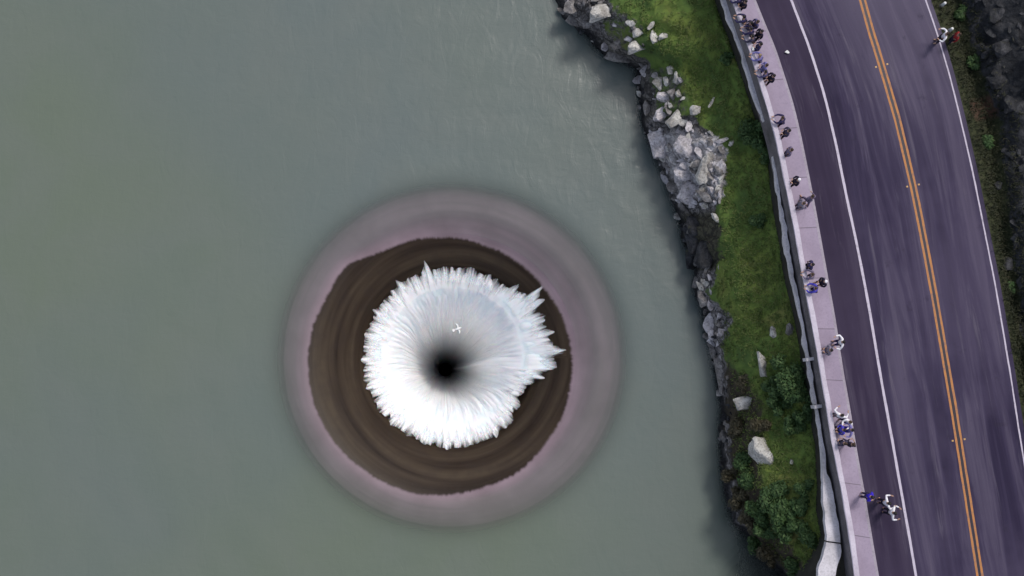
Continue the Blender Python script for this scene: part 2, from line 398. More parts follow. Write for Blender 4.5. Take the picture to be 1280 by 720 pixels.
wall = empty('retaining_wall', c_ledge[I0]); tag(wall, 'tall weathered concrete retaining wall holding the road above the grassy bank', 'wall')
nl = normals(c_ledge)
def ledge_w(i):
    full = (c_cope[i]-c_ledge[i]); full.z = 0
    return min(lerp(.20, .95, sstep(585, 625, YS[i])), full.length-.12)
def strip_ledge(i0, i1, gap=0):
    vs, f = [], []
    for i in range(i0, i1):
        a = c_ledge[i] if i > i0 else c_ledge[i]+(c_ledge[i+1]-c_ledge[i])*gap*3.2; w = .13*fbm((a.x*1.1, a.y*1.1, 2.2), 4); b = a+nl[i]*(ledge_w(i)+.10*fbm((a.y*1.3, 4, 4), 4))
        for x, y, z in ((a.x+w, a.y, ZR-.35), (a.x+w, a.y, ZR), (b.x, b.y, ZR+.02), (b.x, b.y, ZR-.35)): vs.append((x, y, z))
    f = grid_faces(i1-i0, 4, True); f += [(0, 1, 2, 3), tuple(range((i1-i0-1)*4, (i1-i0)*4))]
    o = mesh('ledge', vs, f, M_ledge, None, False)
    bm = bmesh.new(); bm.from_mesh(o.data); bmesh.ops.recalc_face_normals(bm, faces=bm.faces); bm.to_mesh(o.data); bm.free()
    adopt(o, wall)
cut = [0] + [int(np.argmin(abs(YS-y))) for y in (678,)] + [nrow]
strip_ledge(0, cut[1]+1); strip_ledge(cut[1], nrow, .10)
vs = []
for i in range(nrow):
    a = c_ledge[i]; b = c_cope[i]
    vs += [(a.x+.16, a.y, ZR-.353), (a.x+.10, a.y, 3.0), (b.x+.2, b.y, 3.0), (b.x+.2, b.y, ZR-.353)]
adopt(mesh('wall_face', vs, grid_faces(nrow, 4, True), M_wallshade, None, False), wall)

# ------------------------------------------------------------------ spillway and lake
SP = at(567, 445, 0)
G = Vector((SP.x, SP.y, 0))
PROF = [(15, -9), (14, -5.4), (13.0, -3.9), (12.2, -2.5), (11.6, -1.5), (11.1, -.84), (10.75, -.52), (10.3, -.40), (9.6, -.38), (9.0, -.44), (8.5, -.56), (8.0, -.76), (7.5, -1.02),
        (7.0, -1.35), (6.5, -1.75), (6.0, -2.25), (5.5, -3.0), (5.1, -4.2), (4.7, -7), (4.45, -12), (4.3, -20), (4.28, -66)]
def prof_z(r):
    rr = [p[0] for p in PROF][::-1]; zz = [p[1] for p in PROF][::-1]
    return float(np.interp(r, rr, zz))
NA = 360
spill = empty('spillway', (G.x, G.y, -.6)); tag(spill, 'round funnel spillway with a pale sunken lip and dark algae inside', 'spillway')
BO = at(552, 455, 0)-SP
def algae(x, y):     # metres inside the ragged upper edge of the dark algae
    d = math.hypot(x-BO.x, y-BO.y); t2 = math.atan2(y-BO.y, x-BO.x)
    return 8.38+.12*math.cos(2*t2+.5)+.32*math.exp(-((t2-2.35)/.16)**2)-.16*math.exp(-((t2-2.0)/.2)**2)+.10*fbm((math.cos(t2)*2.2, math.sin(t2)*2.2, 0), 4)-d
def ring_mesh(name, prof, mat, parent, na=NA, sub=6):
    fine = []
    for (r0, z0), (r1, z1) in zip(prof, prof[1:]):
        for k in range(sub): fine.append((lerp(r0, r1, k/sub), lerp(z0, z1, k/sub)))
    fine.append(prof[-1]); vs, alg, rad, ang = [], [], [], []
    for r, z in fine:
        for k in range(na):
            th = 2*math.pi*k/na; x, y = r*math.cos(th), r*math.sin(th)
            vs.append((x, y, z+.6)); rad.append(r); ang.append(th)
            alg.append(algae(x, y))
    return mesh(name, vs, [tuple(reversed(q)) for q in grid_faces(len(fine), na, True)], mat, parent, True, {'alg': alg, 'radius': rad, 'angle': ang})
ring_mesh('lip', PROF[:10], M_spill, spill); ring_mesh('funnel', PROF[9:], M_spill, spill)

# lake depth near the shore, from the distance to the shoreline
c_shore, _ = smooth_curve(SHORE, 0, step=6, passes=1)
kd = KDTree(len(c_shore))
for i, p in enumerate(c_shore): kd.insert(Vector((p.x, p.y, 0)), i)
kd.balance()
ns = normals(c_shore)
def bed_slope(i): return lerp(2.6, .34, sstep(630, 690, YS[i]))
def lake_depth(x, y):
    p, i, d = kd.find(Vector((x, y, 0)))
    side = (Vector((x, y, 0))-c_shore[i]).dot(ns[i])
    return 0.0 if side > 0 else d*bed_slope(i)
rs = list(np.arange(7.9, 24, .15)); 
while rs[-1] < 900: rs.append(rs[-1]*1.045)
def surf_z(r):
    if r > 11.8: return 0.0
    return max(-.10*sstep(11.8, 9.4, r)-.45*sstep(9.4, 7.9, r), prof_z(r)+.03)
vs, dep, rad = [], [], []
for r in rs:
    for k in range(NA):
        th = 2*math.pi*k/NA; x, y = G.x+r*math.cos(th), G.y+r*math.sin(th)
        z = surf_z(r)
        if r < 14.5:
            d = max(.03, z-prof_z(r)); d = d*lerp(0, 1, sstep(-.1, .9, -algae(x-G.x, y-G.y)))
        else: d = 5.0
        if x > G.x+8: d = min(d, lake_depth(x, y))
        vs.append((x, y, z)); dep.append(d); rad.append(r)
lake = mesh('lake_water', vs, grid_faces(len(rs), NA, True), M_water, None, True, {'depth': dep, 'radius': rad}); tag(lake, kind='structure')

# white falling water: streaky curtain down into the shaft
def foam_edge(th, layer):
    deg = math.degrees(th) % 360; r = 5.72
    def lobe(c, w, a):
        d = (deg-c+180) % 360-180; return a*math.exp(-(d/w)**2)
    r += lobe(8, 24, .88)+lobe(36, 9, .50)+lobe(332, 18, -.75)+lobe(100, 30, .05)+lobe(270, 40, .10)+lobe(180, 30, .05)
    right = math.exp(-(((deg-15+180) % 360-180)/34)**2)
    r += .10*mn.noise(Vector((math.cos(th)*4, math.sin(th)*4, layer*3.)))
    for f, a in ((7, .15), (14, .20), (27, .09)):
        v = mn.noise(Vector((math.cos(th)*f, math.sin(th)*f, 7+layer*5.)))
        r += a*v*(1+4.0*right)
        def tip(c, w, a): return a*max(0, 1-abs(((deg-c+180) % 360-180))/w)**1.3
    return r+.12+tip(107, 3.0, .65)+tip(127, 3, .40)+tip(38, 4.5, .8)+tip(24, 3.5, .55)+tip(13, 3, .45)+tip(3, 3.5, .6)+tip(-6, 3, .6)+tip(48, 3, .3)+tip(150, 3, .25)+tip(200, 3, .2)
FP = [(8.0, -.62), (7.2, -1.08), (6.5, -1.58), (6.0, -2.02), (5.5, -2.36), (5.0, -2.70), (4.6, -3.05), (4.2, -3.6), (3.8, -4.6), (3.4, -6.4), (3.0, -9.6), (2.6, -12), (2.15, -14.8), (1.65, -18), (1.22, -21.6), (.92, -26), (.72, -32), (.6, -42), (.5, -65)]
def foam_z(r): return float(np.interp(r, [p[0] for p in FP][::-1], [p[1] for p in FP][::-1]))
na = 1080; vs, ang, fal, rad, lay = [], [], [], [], []
faces = []
SR = list(np.linspace(0, 1, 26))+[1+k*.045 for k in range(1, 23)]     # 0 at the ragged edge, 1 at r = 5.0, 2 at the bottom
for layer in (0, 1, 2):
    base = len(vs)
    edge = [foam_edge(2*math.pi*k/na, layer)-(0, .22, .45)[layer] for k in range(na)]
    for t in SR:
        for k in range(na):
            th = 2*math.pi*k/na; cx, sx = math.cos(th), math.sin(th)
            r = lerp(edge[k], 4.6, t) if t <= 1 else lerp(4.6, .66, min(1, (t-1)/.99)**.8)
            T = (edge[k]-r)*.3; z = foam_z(r)
            g = sstep(5.3, 3.5, r); ins = sstep(0, .5, edge[k]-r)
            a1 = mn.noise(Vector((cx*3.2, sx*3.2, r*.35+layer))); a2 = mn.noise(Vector((cx*9, sx*9, r*.6+layer*2))); a3 = mn.noise(Vector((cx*22, sx*22, r*1.1+layer)))
            z += ins*(.14*a1+.09*a2+.035*a3)*(1-.4*g)+.06*layer
            rr = r*(1+g*(.07*a1+.055*a2+.03*a3))
            dd = ((math.degrees(th)-356+180) % 360)-180          # a heavier jet comes in from the right
            rr *= 1-.28*math.exp(-(dd/10)**2)*sstep(-3.0, -7, z)
            sh = sstep(-4, -20, z)
            vs.append((rr*cx-.20*sh, rr*sx-.38*sh, z)); ang.append(th); fal.append(T); rad.append(r); lay.append(layer*9.)
    faces += [tuple(v+base for v in reversed(q)) for q in grid_faces(len(SR), na, True)]
foam = mesh('waterfall', vs, faces, M_foam, None, True, {'angle': ang, 'fall': fal, 'radius': rad, 'layer': lay})
foam.location = G
tag(foam, 'bright white foaming water falling into the dark hole of the spillway', 'waterfall')
# the water at the bottom of the shaft
bt = mesh('shaft_water', [(4.3*math.cos(k*math.pi/24), 4.3*math.sin(k*math.pi/24), -65.4) for k in range(48)], [tuple(range(48))], plain('shaft_bottom', (.012, .013, .014), .6), None, False)
bt.location = G; tag(bt, kind='structure')

# ------------------------------------------------------------------ the grassy bank between lake and wall
ROCKU = [(-200, .30), (0, .24), (40, .34), (60, .30), (85, .12), (100, .30), (150, .36), (172, .50), (190, .56), (240, .42), (270, .32), (330, .22), (370, .10), (400, .17), (430, .06), (560, .05), (720, .05)]
DRYU = [(-200, .3), (0, .35), (60, .5), (100, .45), (250, .3), (360, .15), (450, .15), (490, .38), (560, .36), (640, .36), (720, .5)]
ZB = 6.7
rows = [i for i in range(nrow) if -700 <= YS[i] <= 1400]
yy = np.arange(-700, 1400, 3.0)
def shore_pt(y):
    k = (y-YS[0])/6; i = int(k); return lerp(c_shore[i], c_shore[min(i+1, nrow-1)], k-i)
def ledge_pt(y):
    k = (y-YS[0])/6; i = int(k); q = lerp(c_ledge[i], c_ledge[min(i+1, nrow-1)], k-i); return Vector((q.x+.6, q.y, 0))
US = [-6, -4, -2.6, -1.6, -.9, -.45, -.18] + list(np.linspace(0, 1, 84))
vs, rock, dry, tone = [], [], [], []
for y in yy:
    tn = max(.5*sstep(20, 60, y)*(1-sstep(150, 172, y)), sstep(252, 285, y)*(1-sstep(330, 350, y)), .35*(1-sstep(30, 60, y)))-.8*sstep(160, 182, y)*(1-sstep(245, 265, y))
    S = shore_pt(y); W = ledge_pt(y); ii = int((y-YS[0])/6)
    ru = interp(ROCKU, min(max(y, -200), 720)); du = interp(DRYU, min(max(y, -200), 720))
    rkamp = sstep(-100, 60, y)*(1-sstep(380, 470, y))
    for u in US:
        if u < 0:
            p = S+Vector((u, u*.15, 0)); z = u*bed_slope(ii); n = fbm((p.x*.8, p.y*.8, 0), 4)
            vs.append((p.x, p.y, z+.25*n*min(1, -u))); rock.append(.9); dry.append(1); tone.append(tn); continue
        p = lerp(S, W, u)
        z = ZB*(.26*sstep(0, .08, u)+.30*sstep(.05, .36, u)+.44*max(0, (u-.06)/.94)**1.1)
        n = fbm((p.x*.35, p.y*.35, 3), 5); n2 = mn.ridged_multi_fractal(Vector((p.x*.42, p.y*.42, 5)), 1.0, 2.1, 4, 1.0, 2.0)
        inr = 1-sstep(ru-.10, ru+.12, u+.10*n)
        taper = sstep(0, .06, u)*(1-sstep(.85, 1, u))
        cr = mn.cell_vector(Vector((p.x*1.1+n*.5, p.y*1.1, 1)))
        z += taper*(.35*n+.10*fbm((p.x*1.7, p.y*1.7, 1), 4)+inr*(.45*(n2-1.0)+.40*(cr.x-.5)))
        z -= .7*sstep(.9, 1, u)
        p = p+Vector((.28*fbm((p.x*1.2, p.y*1.2, 8), 4), .2*fbm((p.x*1.2, p.y*1.2, 18), 4), 0))*(1-sstep(.5, .9, u))
        vs.append((p.x, p.y, z)); tone.append(tn); rock.append(inr*lerp(.95, .50, sstep(15, 40, y)*(1-sstep(150, 172, y))*sstep(.04, .12, u))); dry.append(max(0, 1-abs(u-ru)*3.)*.35+(1-sstep(du-.2, du+.15, u))*.75*sstep(420, 500, y)+sstep(.93, 1.0, u)*.6)  # last dry term paints the wall's shade on the ground at its foot
bank = mesh('lake_bank', vs, [tuple(reversed(q)) for q in grid_faces(len(yy), len(US))][::-1], M_bank, None, True, {'rock': rock, 'dry': dry, 'tone': tone}); tag(bank, kind='structure')
bm = bmesh.new(); bm.from_mesh(bank.data); bmesh.ops.recalc_face_normals(bm, faces=bm.faces)
if sum(f.normal.z for f in bm.faces) < 0: bmesh.ops.reverse_faces(bm, faces=bm.faces)
bm.to_mesh(bank.data); bm.free()
bank_bvh = BVHTree.FromPolygons([Vector(v) for v in vs], [tuple(p.vertices) for p in bank.data.polygons])

# verge and dark rocky hillside right of the road
c_out, _ = smooth_curve(EDGER, ZR, passes=6); no = normals(c_out)
US2 = list(np.linspace(.3, 9, 70)) + [10, 11.5, 14, 18, 25, 40, 70, 140]
vs2, rock2, dry2 = [], [], []
VW = [(-300, 2.6), (0, 2.35), (60, 2.0), (120, 2.1), (160, 2.5), (200, 2.1), (300, 1.6), (400, 1.3), (720, 1.2)]
rows2 = [(c_out[i], no[i], YS[i]) for i in range(nrow) if -800 <= YS[i] <= 1500]
for p0, n, y in rows2:
    vw = interp(VW, max(-300, min(720, y)))
    for u in US2:
        p = p0+n*u; k = sstep(vw-.4, vw+.6, u)
        q = fbm((p.x*.4, p.y*.4, 9), 5); rg = mn.ridged_multi_fractal(Vector((p.x*.5, p.y*.5, 2)), 1.0, 2.1, 4, 1.0, 2.0)
        cr = mn.cell_vector(Vector((p.x*1.0+q*.6, p.y*1.0, 4)))
        z = ZR-.03-.22*sstep(.3, 1.0, u)+.10*fbm((p.x*1.3, p.y*1.3, 0), 4)*sstep(.3, .8, u)-.5*sstep(.8, vw-.3, u)*(1-k)
        z += k*(.25+max(0, u-vw)*(.75 if u < 20 else .55)+.5*q+.45*(rg-1)+.5*(cr.x-.5))
        if u <= .31: z = ZR-.03
        vs2.append((p.x, p.y, z)); rock2.append(k); dry2.append(math.exp(-((y-140)/16)**2)*sstep(.6, 1.2, u)*(1-sstep(3, 4, u)))
hill = mesh('hillside', vs2, grid_faces(len(rows2), len(US2)), M_hill, None, True, {'rock': rock2, 'dry': dry2}); tag(hill, kind='structure')
bm = bmesh.new(); bm.from_mesh(hill.data); bmesh.ops.recalc_face_normals(bm, faces=bm.faces)
if sum(f.normal.z for f in bm.faces) < 0: bmesh.ops.reverse_faces(bm, faces=bm.faces)
bm.to_mesh(hill.data); bm.free()
hill_bvh = BVHTree.FromPolygons([Vector(v) for v in vs2], [tuple(p.vertices) for p in hill.data.polygons])

def hit(px, py, bvh=bank_bvh):
    d = ray(px, py).normalized(); r = bvh.ray_cast(CAM, d); return r[0]
def drop(x, y, bvh):
    r = bvh.ray_cast(Vector((x, y, 60)), Vector((0, 0, -1))); return r[0], r[1]

# ------------------------------------------------------------------ rocks
def rock_bm(seed, n=16, flat=.7):
    r = random.Random(seed); bm = bmesh.new()
    for _ in range(n):
        v = Vector((r.gauss(0, 1), r.gauss(0, 1), r.gauss(0, 1))).normalized()*r.uniform(.75, 1.0)
        bm.verts.new((v.x, v.y, v.z*flat))
    res = bmesh.ops.convex_hull(bm, input=bm.verts)
    bmesh.ops.delete(bm, geom=[g for g in res['geom_unused'] if isinstance(g, bmesh.types.BMVert)], context='VERTS')
    bmesh.ops.bevel(bm, geom=bm.edges[:], offset=.07, segments=1, affect='EDGES', clamp_overlap=True)
    bmesh.ops.triangulate(bm, faces=bm.faces)
    bmesh.ops.subdivide_edges(bm, edges=bm.edges[:], cuts=2, use_grid_fill=True)
    for v in bm.verts:
        v.co *= 1+.10*fbm(v.co*2.2+Vector((seed, 0, 0)), 4)+.035*mn.noise(v.co*9)
    return bm
def rock_data(seed, **k):
    bm = rock_bm(seed, **k); me = bpy.data.meshes.new('boulder'); bm.to_mesh(me); bm.free(); return me
ROCKS = {}
def boulder(px, py, w, h, ang, mat, label, zs=.6, bvh=bank_bvh, sink=.25, group=None, seed=None):
    p = hit(px, py, bvh)
    if p is None: return
    sc_ = F/(H-p.z)          # px per metre
    s = seed if seed is not None else rnd.randrange(8)
    key = (s, mat.name)
    if key not in ROCKS:
        me = rock_data(s); me.materials.append(mat); ROCKS[key] = me
    o = bpy.data.objects.new('boulder', ROCKS[key]); link(o)
    rx, ry = w/2/sc_*1.5, h/2/sc_*1.5; rz = zs*(rx+ry)/2*1.5
    o.location = (p.x, p.y, p.z+rz*.7*(.5-sink)); o.scale = (rx, ry, rz); o.rotation_euler = (rnd.uniform(-.2, .2), rnd.uniform(-.2, .2), R(ang))
    return tag(o, label, 'rock', group or 'boulders on the lake bank')
P, L_, Gy, D = M_pale, M_lav, M_grey, M_dark
BL = [
 (753, 15, 36, 18, 22, P, 'long pale boulder nearest the top edge of the photo on the lake bank'),
 (797, 58, 28, 14, 20, P, 'broad pale slab with a dark shaded side above the upper cove'),
 (797, 41, 15, 10, 25, P, 'small pale rock just above the broad slab by the upper cove'),
 (788, 29, 7, 12, 80, P, 'narrow upright pale rock in grass above the upper cove'),
 (814, 31, 6, 13, -35, P, 'slim tilted pale rock on grass left of the upper bank track'),
 (817, 47, 10, 14, 10, P, 'blocky pale rock touching a thin finger of stone in the upper grass'),
 (830, 45, 15, 7, 20, P, 'thin finger-like pale rock pointing towards the road in the upper grass'),
 (746, 36, 11, 6, 5, Gy, 'small grey rock at the neck of the upper headland'),
 (772, 56, 22, 9, 30, Gy, 'grey ridge of rock above the waterline of the upper cove'),
 (773, 72, 34, 13, -8, Gy, 'big brownish grey rock jutting into the upper cove'),
 (715, 10, 22, 17, 30, Gy, 'grey rock at the tip of the upper headland'),
 (718, 26, 20, 14, -20, Gy, 'dark grey rock at the water edge of the upper headland'),
 (733, 30, 14, 10, 10, Gy, 'low grey rock between headland tip and the long pale boulder'),
 (838, 88, 11, 9, 10, P, 'uppermost small pale rock of the rock band below the cove'),
 (846, 98, 8, 16, 5, P, 'narrow pale rock standing at the grass side of the rock band'),
 (824, 105, 16, 14, 40, P, 'rounded pale rock near the top of the rock band by water'),
 (831, 122, 22, 14, -8, L_, 'wide speckled rock in the middle of the upper rock band'),
 (849, 117, 10, 9, 0, P, 'small square pale rock beside the grass on the rock band'),
 (827, 143, 26, 12, 42, L_, 'slanting pale rock rib close to the water'),
 (847, 148, 36, 15, 42, P, 'longest slanting pale rock rib below the grass'),
 (868, 138, 13, 12, 20, P, 'bright wedge of rock alone in grass at the rib end'),
 (824, 181, 30, 30, 10, L_, 'large smooth lavender grey rock at the waterline'),
 (857, 184, 30, 32, -30, L_, 'large bright broken rock at the head of the white cliff'),
 (880, 213, 17, 36, -18, P, 'tall pale slab along the grass edge of the white cliff'),
 (855, 215, 26, 22, 15, L_, 'cracked lavender block in the middle of the white cliff'),
 (862, 243, 28, 26, -15, L_, 'lower lavender block of the white cliff above dark rock'),
 (843, 232, 16, 18, 0, Gy, 'dark grey block at the foot of the white cliff by water'),
 (847, 271, 11, 10, 0, P, 'single pale stone at the water edge below the white cliff'),
 (882, 256, 14, 8, 30, P, 'short pale rock where the white cliff meets grass'),
 (895, 273, 22, 6, -48, P, 'narrow pale ledge stone above the dark cleft'),
 (897, 234, 9, 4, 50, P, 'sliver of pale stone lying in the middle grass'),
 (889, 128, 4, 14, -30, P, 'sliver of pale stone standing in the upper grass'),
 (889, 167, 9, 4, -45, P, 'small pale stone in grass right of the white cliff head'),
 (914, 179, 5, 10, -35, P, 'small pale stone under the bushes by the upper wall'),
 (866, 300, 24, 34, 10, D, 'big black rock of the dark cleft above the water'),
 (880, 318, 22, 36, -10, D, 'steep black rock on the grass side of the dark cleft'),
 (880, 372, 16, 20, 20, Gy, 'rounded brown grey rock at the waterline below the dark cleft'),
 (890, 405, 18, 26, 10, L_, 'lavender rock at the water edge beside the middle lawn'),
 (892, 438, 9, 22, 8, Gy, 'thin grey rock lining the water below the lavender rock'),
 (966, 415, 8, 14, 5, P, 'left one of two pale stones on the brow under the wall'),
 (987, 412, 10, 15, 0, Gy, 'right one of two stones on the brow, touching the wall'),
 (952, 455, 9, 30, 12, P, 'slim upright pale stone left of the dark shrubs'),
 (932, 503, 36, 14, 12, P, 'pale knobbly rock outcrop on the lower brown bank'),
 (951, 562, 34, 36, 20, P, 'largest pale boulder on the lower bank, rough and round'),
 (905, 545, 12, 16, 15, Gy, 'small grey rock at the water edge of the lower bank'),
 (868, 282, 20, 26, 20, D, 'upper black rock of the dark cleft just under the white cliff'),
 (862, 322, 18, 26, 5, D, 'lowest black rock of the dark cleft at the waterline'),
 (899, 470, 10, 40, 8, Gy, 'long thin grey ledge of rock lining the water left of the slim pale stone'),
 (989, 577, 4, 6, 0, P, 'tiny pale stone in the lower lawn near the wall'),
]
for b in BL: boulder(*b)

def scatter_rocks(name, n, pick, mats, smin, smax, bvh):
    vs, fs, mi = [], [], []; protos = []
    for s in range(7):
        bm = rock_bm(40+s, 12, .75); protos.append(([v.co.copy() for v in bm.verts], [[v.index for v in f.verts] for f in bm.faces])); bm.free()
    c = 0
    while c < n:
        q = pick()
        if q is None: continue
        c += 1
        pv, pf = rnd.choice(protos); s = rnd.uniform(smin, smax)*rnd.uniform(.6, 1.2)
        m = Matrix.Translation(q) @ Matrix.Rotation(rnd.uniform(0, 6.3), 4, 'Z') @ Matrix.Rotation(rnd.uniform(-.4, .4), 4, 'X') @ Matrix.Diagonal((s*rnd.uniform(.8, 1.5), s*rnd.uniform(.6, 1), s*rnd.uniform(.5, .9), 1))
        b = len(vs); vs += [m @ v for v in pv]; fs += [tuple(i+b for i in f) for f in pf]; k = rnd.randrange(len(mats)); mi += [k]*len(pf)
    o = mesh(name, vs, fs, mats, None, False); o.data.polygons.foreach_set('material_index', mi[:len(o.data.polygons)])
    return tag(o, kind='stuff')
def pick_shore():
    y = rnd.choice([rnd.uniform(-160, 15), rnd.uniform(165, 262), rnd.uniform(165, 262), rnd.uniform(20, 165), rnd.uniform(335, 460)])
    if y > 335 and rnd.random() < .55: return None
    if 20 < y < 165 and rnd.random() < .5: return None
    ru = max(.03, interp(ROCKU, max(-200, y))); u = rnd.uniform(0, ru*1.02)
    p = lerp(shore_pt(y), ledge_pt(y), u); h, n = drop(p.x, p.y, bank_bvh); return h
scatter_rocks('shore_rubble', 270, pick_shore, [M_lav, M_lav, M_pale, M_grey, M_grey], .12, .60, bank_bvh)
def pick_water():
    y = rnd.uniform(-160, 640); p = shore_pt(y); h, n = drop(p.x+rnd.uniform(-.35, .25), p.y, bank_bvh); return h
scatter_rocks('waterline_rocks', 300, pick_water, [M_dark, M_dark, M_dark, M_grey], .12, .38, bank_bvh)
HR = [(p, n, y) for p, n, y in rows2 if -120 < y < 640]
def pick_hill():
    p, n, y = rnd.choice(HR); vw = interp(VW, max(-300, min(720, y))); q = p+n*(vw+rnd.uniform(.1, 5.5)); return drop(q.x, q.y, hill_bvh)[0]
scatter_rocks('hillside_rubble', 520, pick_hill, [M_dark], .12, .5, hill_bvh)
HB = [(1252, 60, 26, 18, 40, 'dark slab of rock high on the roadside slope near the top corner'), (1248, 100, 30, 26, 35, 'largest rounded dark boulder on the roadside slope'),
      (1240, 75, 24, 9, 38, 'long thin dark rock above the rounded boulder beyond the road'), (1262, 130, 18, 22, 10, 'dark boulder beside the reddish soil beyond the road'),
      (1244, 20, 26, 14, 50, 'dark rock at the very top of the roadside slope'), (1258, 330, 16, 18, 0, 'dark boulder on the slope level with the middle of the road'),
      (1248, 232, 12, 9, 20, 'small dark stone on the verge near the white edge line')]
for px, py, w, h, a, lb in HB: boulder(px, py, w, h, a, M_dark, lb, bvh=hill_bvh, group='boulders on the roadside slope')

# ------------------------------------------------------------------ grass and shrubs
def blades(name, n, pick, mat, hmin, hmax, wid):
    vs, fs = [], []; c = 0; tries = 0
    while c < n and tries < n*6:
        tries += 1; q = pick()
        if q is None: continue
        p, nm = q; c += 1
        for _ in range(rnd.randrange(3, 6)):
            a = rnd.uniform(0, 6.283); h = rnd.uniform(hmin, hmax); l = rnd.uniform(.4, 1.1)*h; w = wid*rnd.uniform(.6, 1.3)
            d = Vector((math.cos(a), math.sin(a), 0)); s = Vector((-d.y, d.x, 0))*w
            b0 = p+Vector((rnd.uniform(-.1, .1), rnd.uniform(-.1, .1), -.03))
            m_ = b0+d*l*.45+Vector((0, 0, h*.75)); t = b0+d*l*1.1+Vector((0, 0, h*.8-.25*l))
            i = len(vs); vs += [b0-s, b0+s, m_+s*.8, m_-s*.8, t]; fs += [(i, i+1, i+2, i+3), (i+3, i+2, i+4)]
    return tag(mesh(name, vs, fs, mat, None, False), kind='stuff')
def pick_grass():
    y = rnd.uniform(-150, 860); u = rnd.uniform(.08, .97); ru = interp(ROCKU, max(-200, min(720, y)))
    if u < ru+.04*rnd.random(): return None
    p = lerp(shore_pt(y), ledge_pt(y), u); h, n = drop(p.x, p.y, bank_bvh)
    if h is None or h.z < .3: return None
    dens = fbm((p.x*.5, p.y*.5, 31), 4)
    if dens < rnd.uniform(-.8, .1): return None
    return h, n
blades('grass', 9000, pick_grass, M_grass, .10, .26, .022)
def pick_verge():
    p, n, y = rnd.choice([r for r in rows2 if -150 < r[2] < 620]) if False else HR[rnd.randrange(len(HR))]
    vw = interp(VW, max(-300, min(720, y))); q = p+n*rnd.uniform(.42, vw+.6); h = drop(q.x, q.y, hill_bvh)
    return h if h[0] is not None else None
blades('verge_grass', 3200, pick_verge, M_grassd, .10, .34, .02)

def shrub(px, py, size, label, brown=False, bvh=bank_bvh, hs=.7):
    p = hit(px, py, bvh)
    if p is None: return
    root = empty('shrub', p); tag(root, label, 'shrub', 'shrubs on the bank')
    r = size*1.25/2/22.0; vs, fs = [], []; lob = []
    for _ in range(7): 
        a = rnd.uniform(0, 6.28); d = r*rnd.uniform(.1, .75); lob.append((Vector((math.cos(a)*d, math.sin(a)*d, r*hs*rnd.uniform(.35, 1.0))), r*rnd.uniform(.28, .55)))
    stems_v, stems_f = [], []
    for c, lr in lob:
        b = len(stems_v); d = Vector((-c.y, c.x, 0)).normalized()*.02; e = Vector((c.x, c.y, 0)).normalized()*.02
        stems_v += [d, e, -d, -e, c+d*.4, c+e*.4, c-d*.4, c-e*.4]; stems_f += [(b, b+1, b+5, b+4), (b+1, b+2, b+6, b+5), (b+2, b+3, b+7, b+6), (b+3, b, b+4, b+7)]
        for _ in range(int(240*lr/.4)):
            v = Vector((rnd.gauss(0, 1), rnd.gauss(0, 1), rnd.gauss(0, 1))).normalized()*lr*rnd.uniform(.45, 1.1)
            v.z *= .8; q = c+v; q.z = max(q.z, .03)
            n = (v.normalized()+Vector((rnd.uniform(-.7, .7), rnd.uniform(-.7, .7), rnd.uniform(0, .9)))).normalized()
            t = n.orthogonal().normalized(); t.rotate(Matrix.Rotation(rnd.uniform(0, 6.28), 3, n)); b2 = n.cross(t); L = rnd.uniform(.07, .15); w = L*.45
            i = len(vs); vs += [q-t*L, q+b2*w-n*.01, q+t*L, q-b2*w-n*.01]; fs.append((i, i+1, i+2, i+3))
    mesh('foliage', vs, fs, M_leafb if brown else M_leaf, root, False); mesh('stem', stems_v, stems_f, M_stem, root)
SHR = [(985, 468, 46, 'largest dark green shrub right of the slim pale stone', 0), (1000, 497, 34, 'dark green shrub against the wall below the largest shrub', 0), (972, 503, 30, 'dark shrub between the knobbly outcrop and the wall', 0),
       (965, 478, 26, 'small dark shrub at the foot of the slim pale stone', 0), (994, 528, 26, 'low dark shrub above the lower lawn', 0), (965, 615, 40, 'bushy green shrub below the largest pale boulder', 0), (950, 636, 34, 'green shrub left of the lower bushes near the water', 0),
       (985, 634, 30, 'mid green shrub in the lower thicket', 0), (1004, 610, 22, 'small green shrub under the wall by the lower lawn', 0), (975, 664, 30, 'green shrub at the bottom of the lower thicket', 0), (1010, 668, 26, 'dark shrub tucked below the white ledge', 0),
       (925, 622, 30, 'brown dry shrub by the water on the lower bank', 1), (938, 652, 30, 'brown dry shrub at the lowest corner of the shore', 1), (915, 592, 24, 'brownish shrub above the lower waterline', 1), (918, 530, 30, 'brown shrub below the knobbly rock outcrop', 1),
       (925, 478, 28, 'dry brown shrub above the knobbly rock outcrop', 1), (948, 530, 26, 'brown shrub touching the top of the largest pale boulder', 1), (960, 690, 34, 'olive shrub at the bottom edge of the bank', 1), (990, 700, 34, 'dark olive shrub near the bottom of the photo', 0),
       (975, 640, 30, 'green shrub in the heart of the lower thicket', 0), (995, 655, 26, 'green shrub on the wall side of the lower thicket', 0), (955, 660, 28, 'green shrub on the water side of the lower thicket', 0), (1000, 630, 24, 'small green shrub between lower lawn and lower thicket', 0), (978, 485, 30, 'dark green shrub in the middle of the shrubs by the two pilasters', 0), (1008, 520, 24, 'dark shrub against the wall just above the lower lawn', 0),
       (935, 600, 30, 'dark green shrub below left of the largest pale boulder', 0), (930, 575, 24, 'small green shrub left of the largest pale boulder', 0), (945, 675, 30, 'green shrub above the bottom corner of the shore', 0),
       (940, 168, 32, 'dark shrub under the upper part of the wall', 0), (956, 190, 24, 'dark shrub hugging the wall beside the upper lawn', 0), (950, 148, 18, 'small dark shrub at the wall above the other upper shrubs', 0), (908, 74, 16, 'small round dark shrub in the upper lawn', 0), (945, 275, 22, 'low shrub in the middle lawn', 0)]
for a in SHR: shrub(a[0], a[1], a[2], a[3], a[4] == 1)
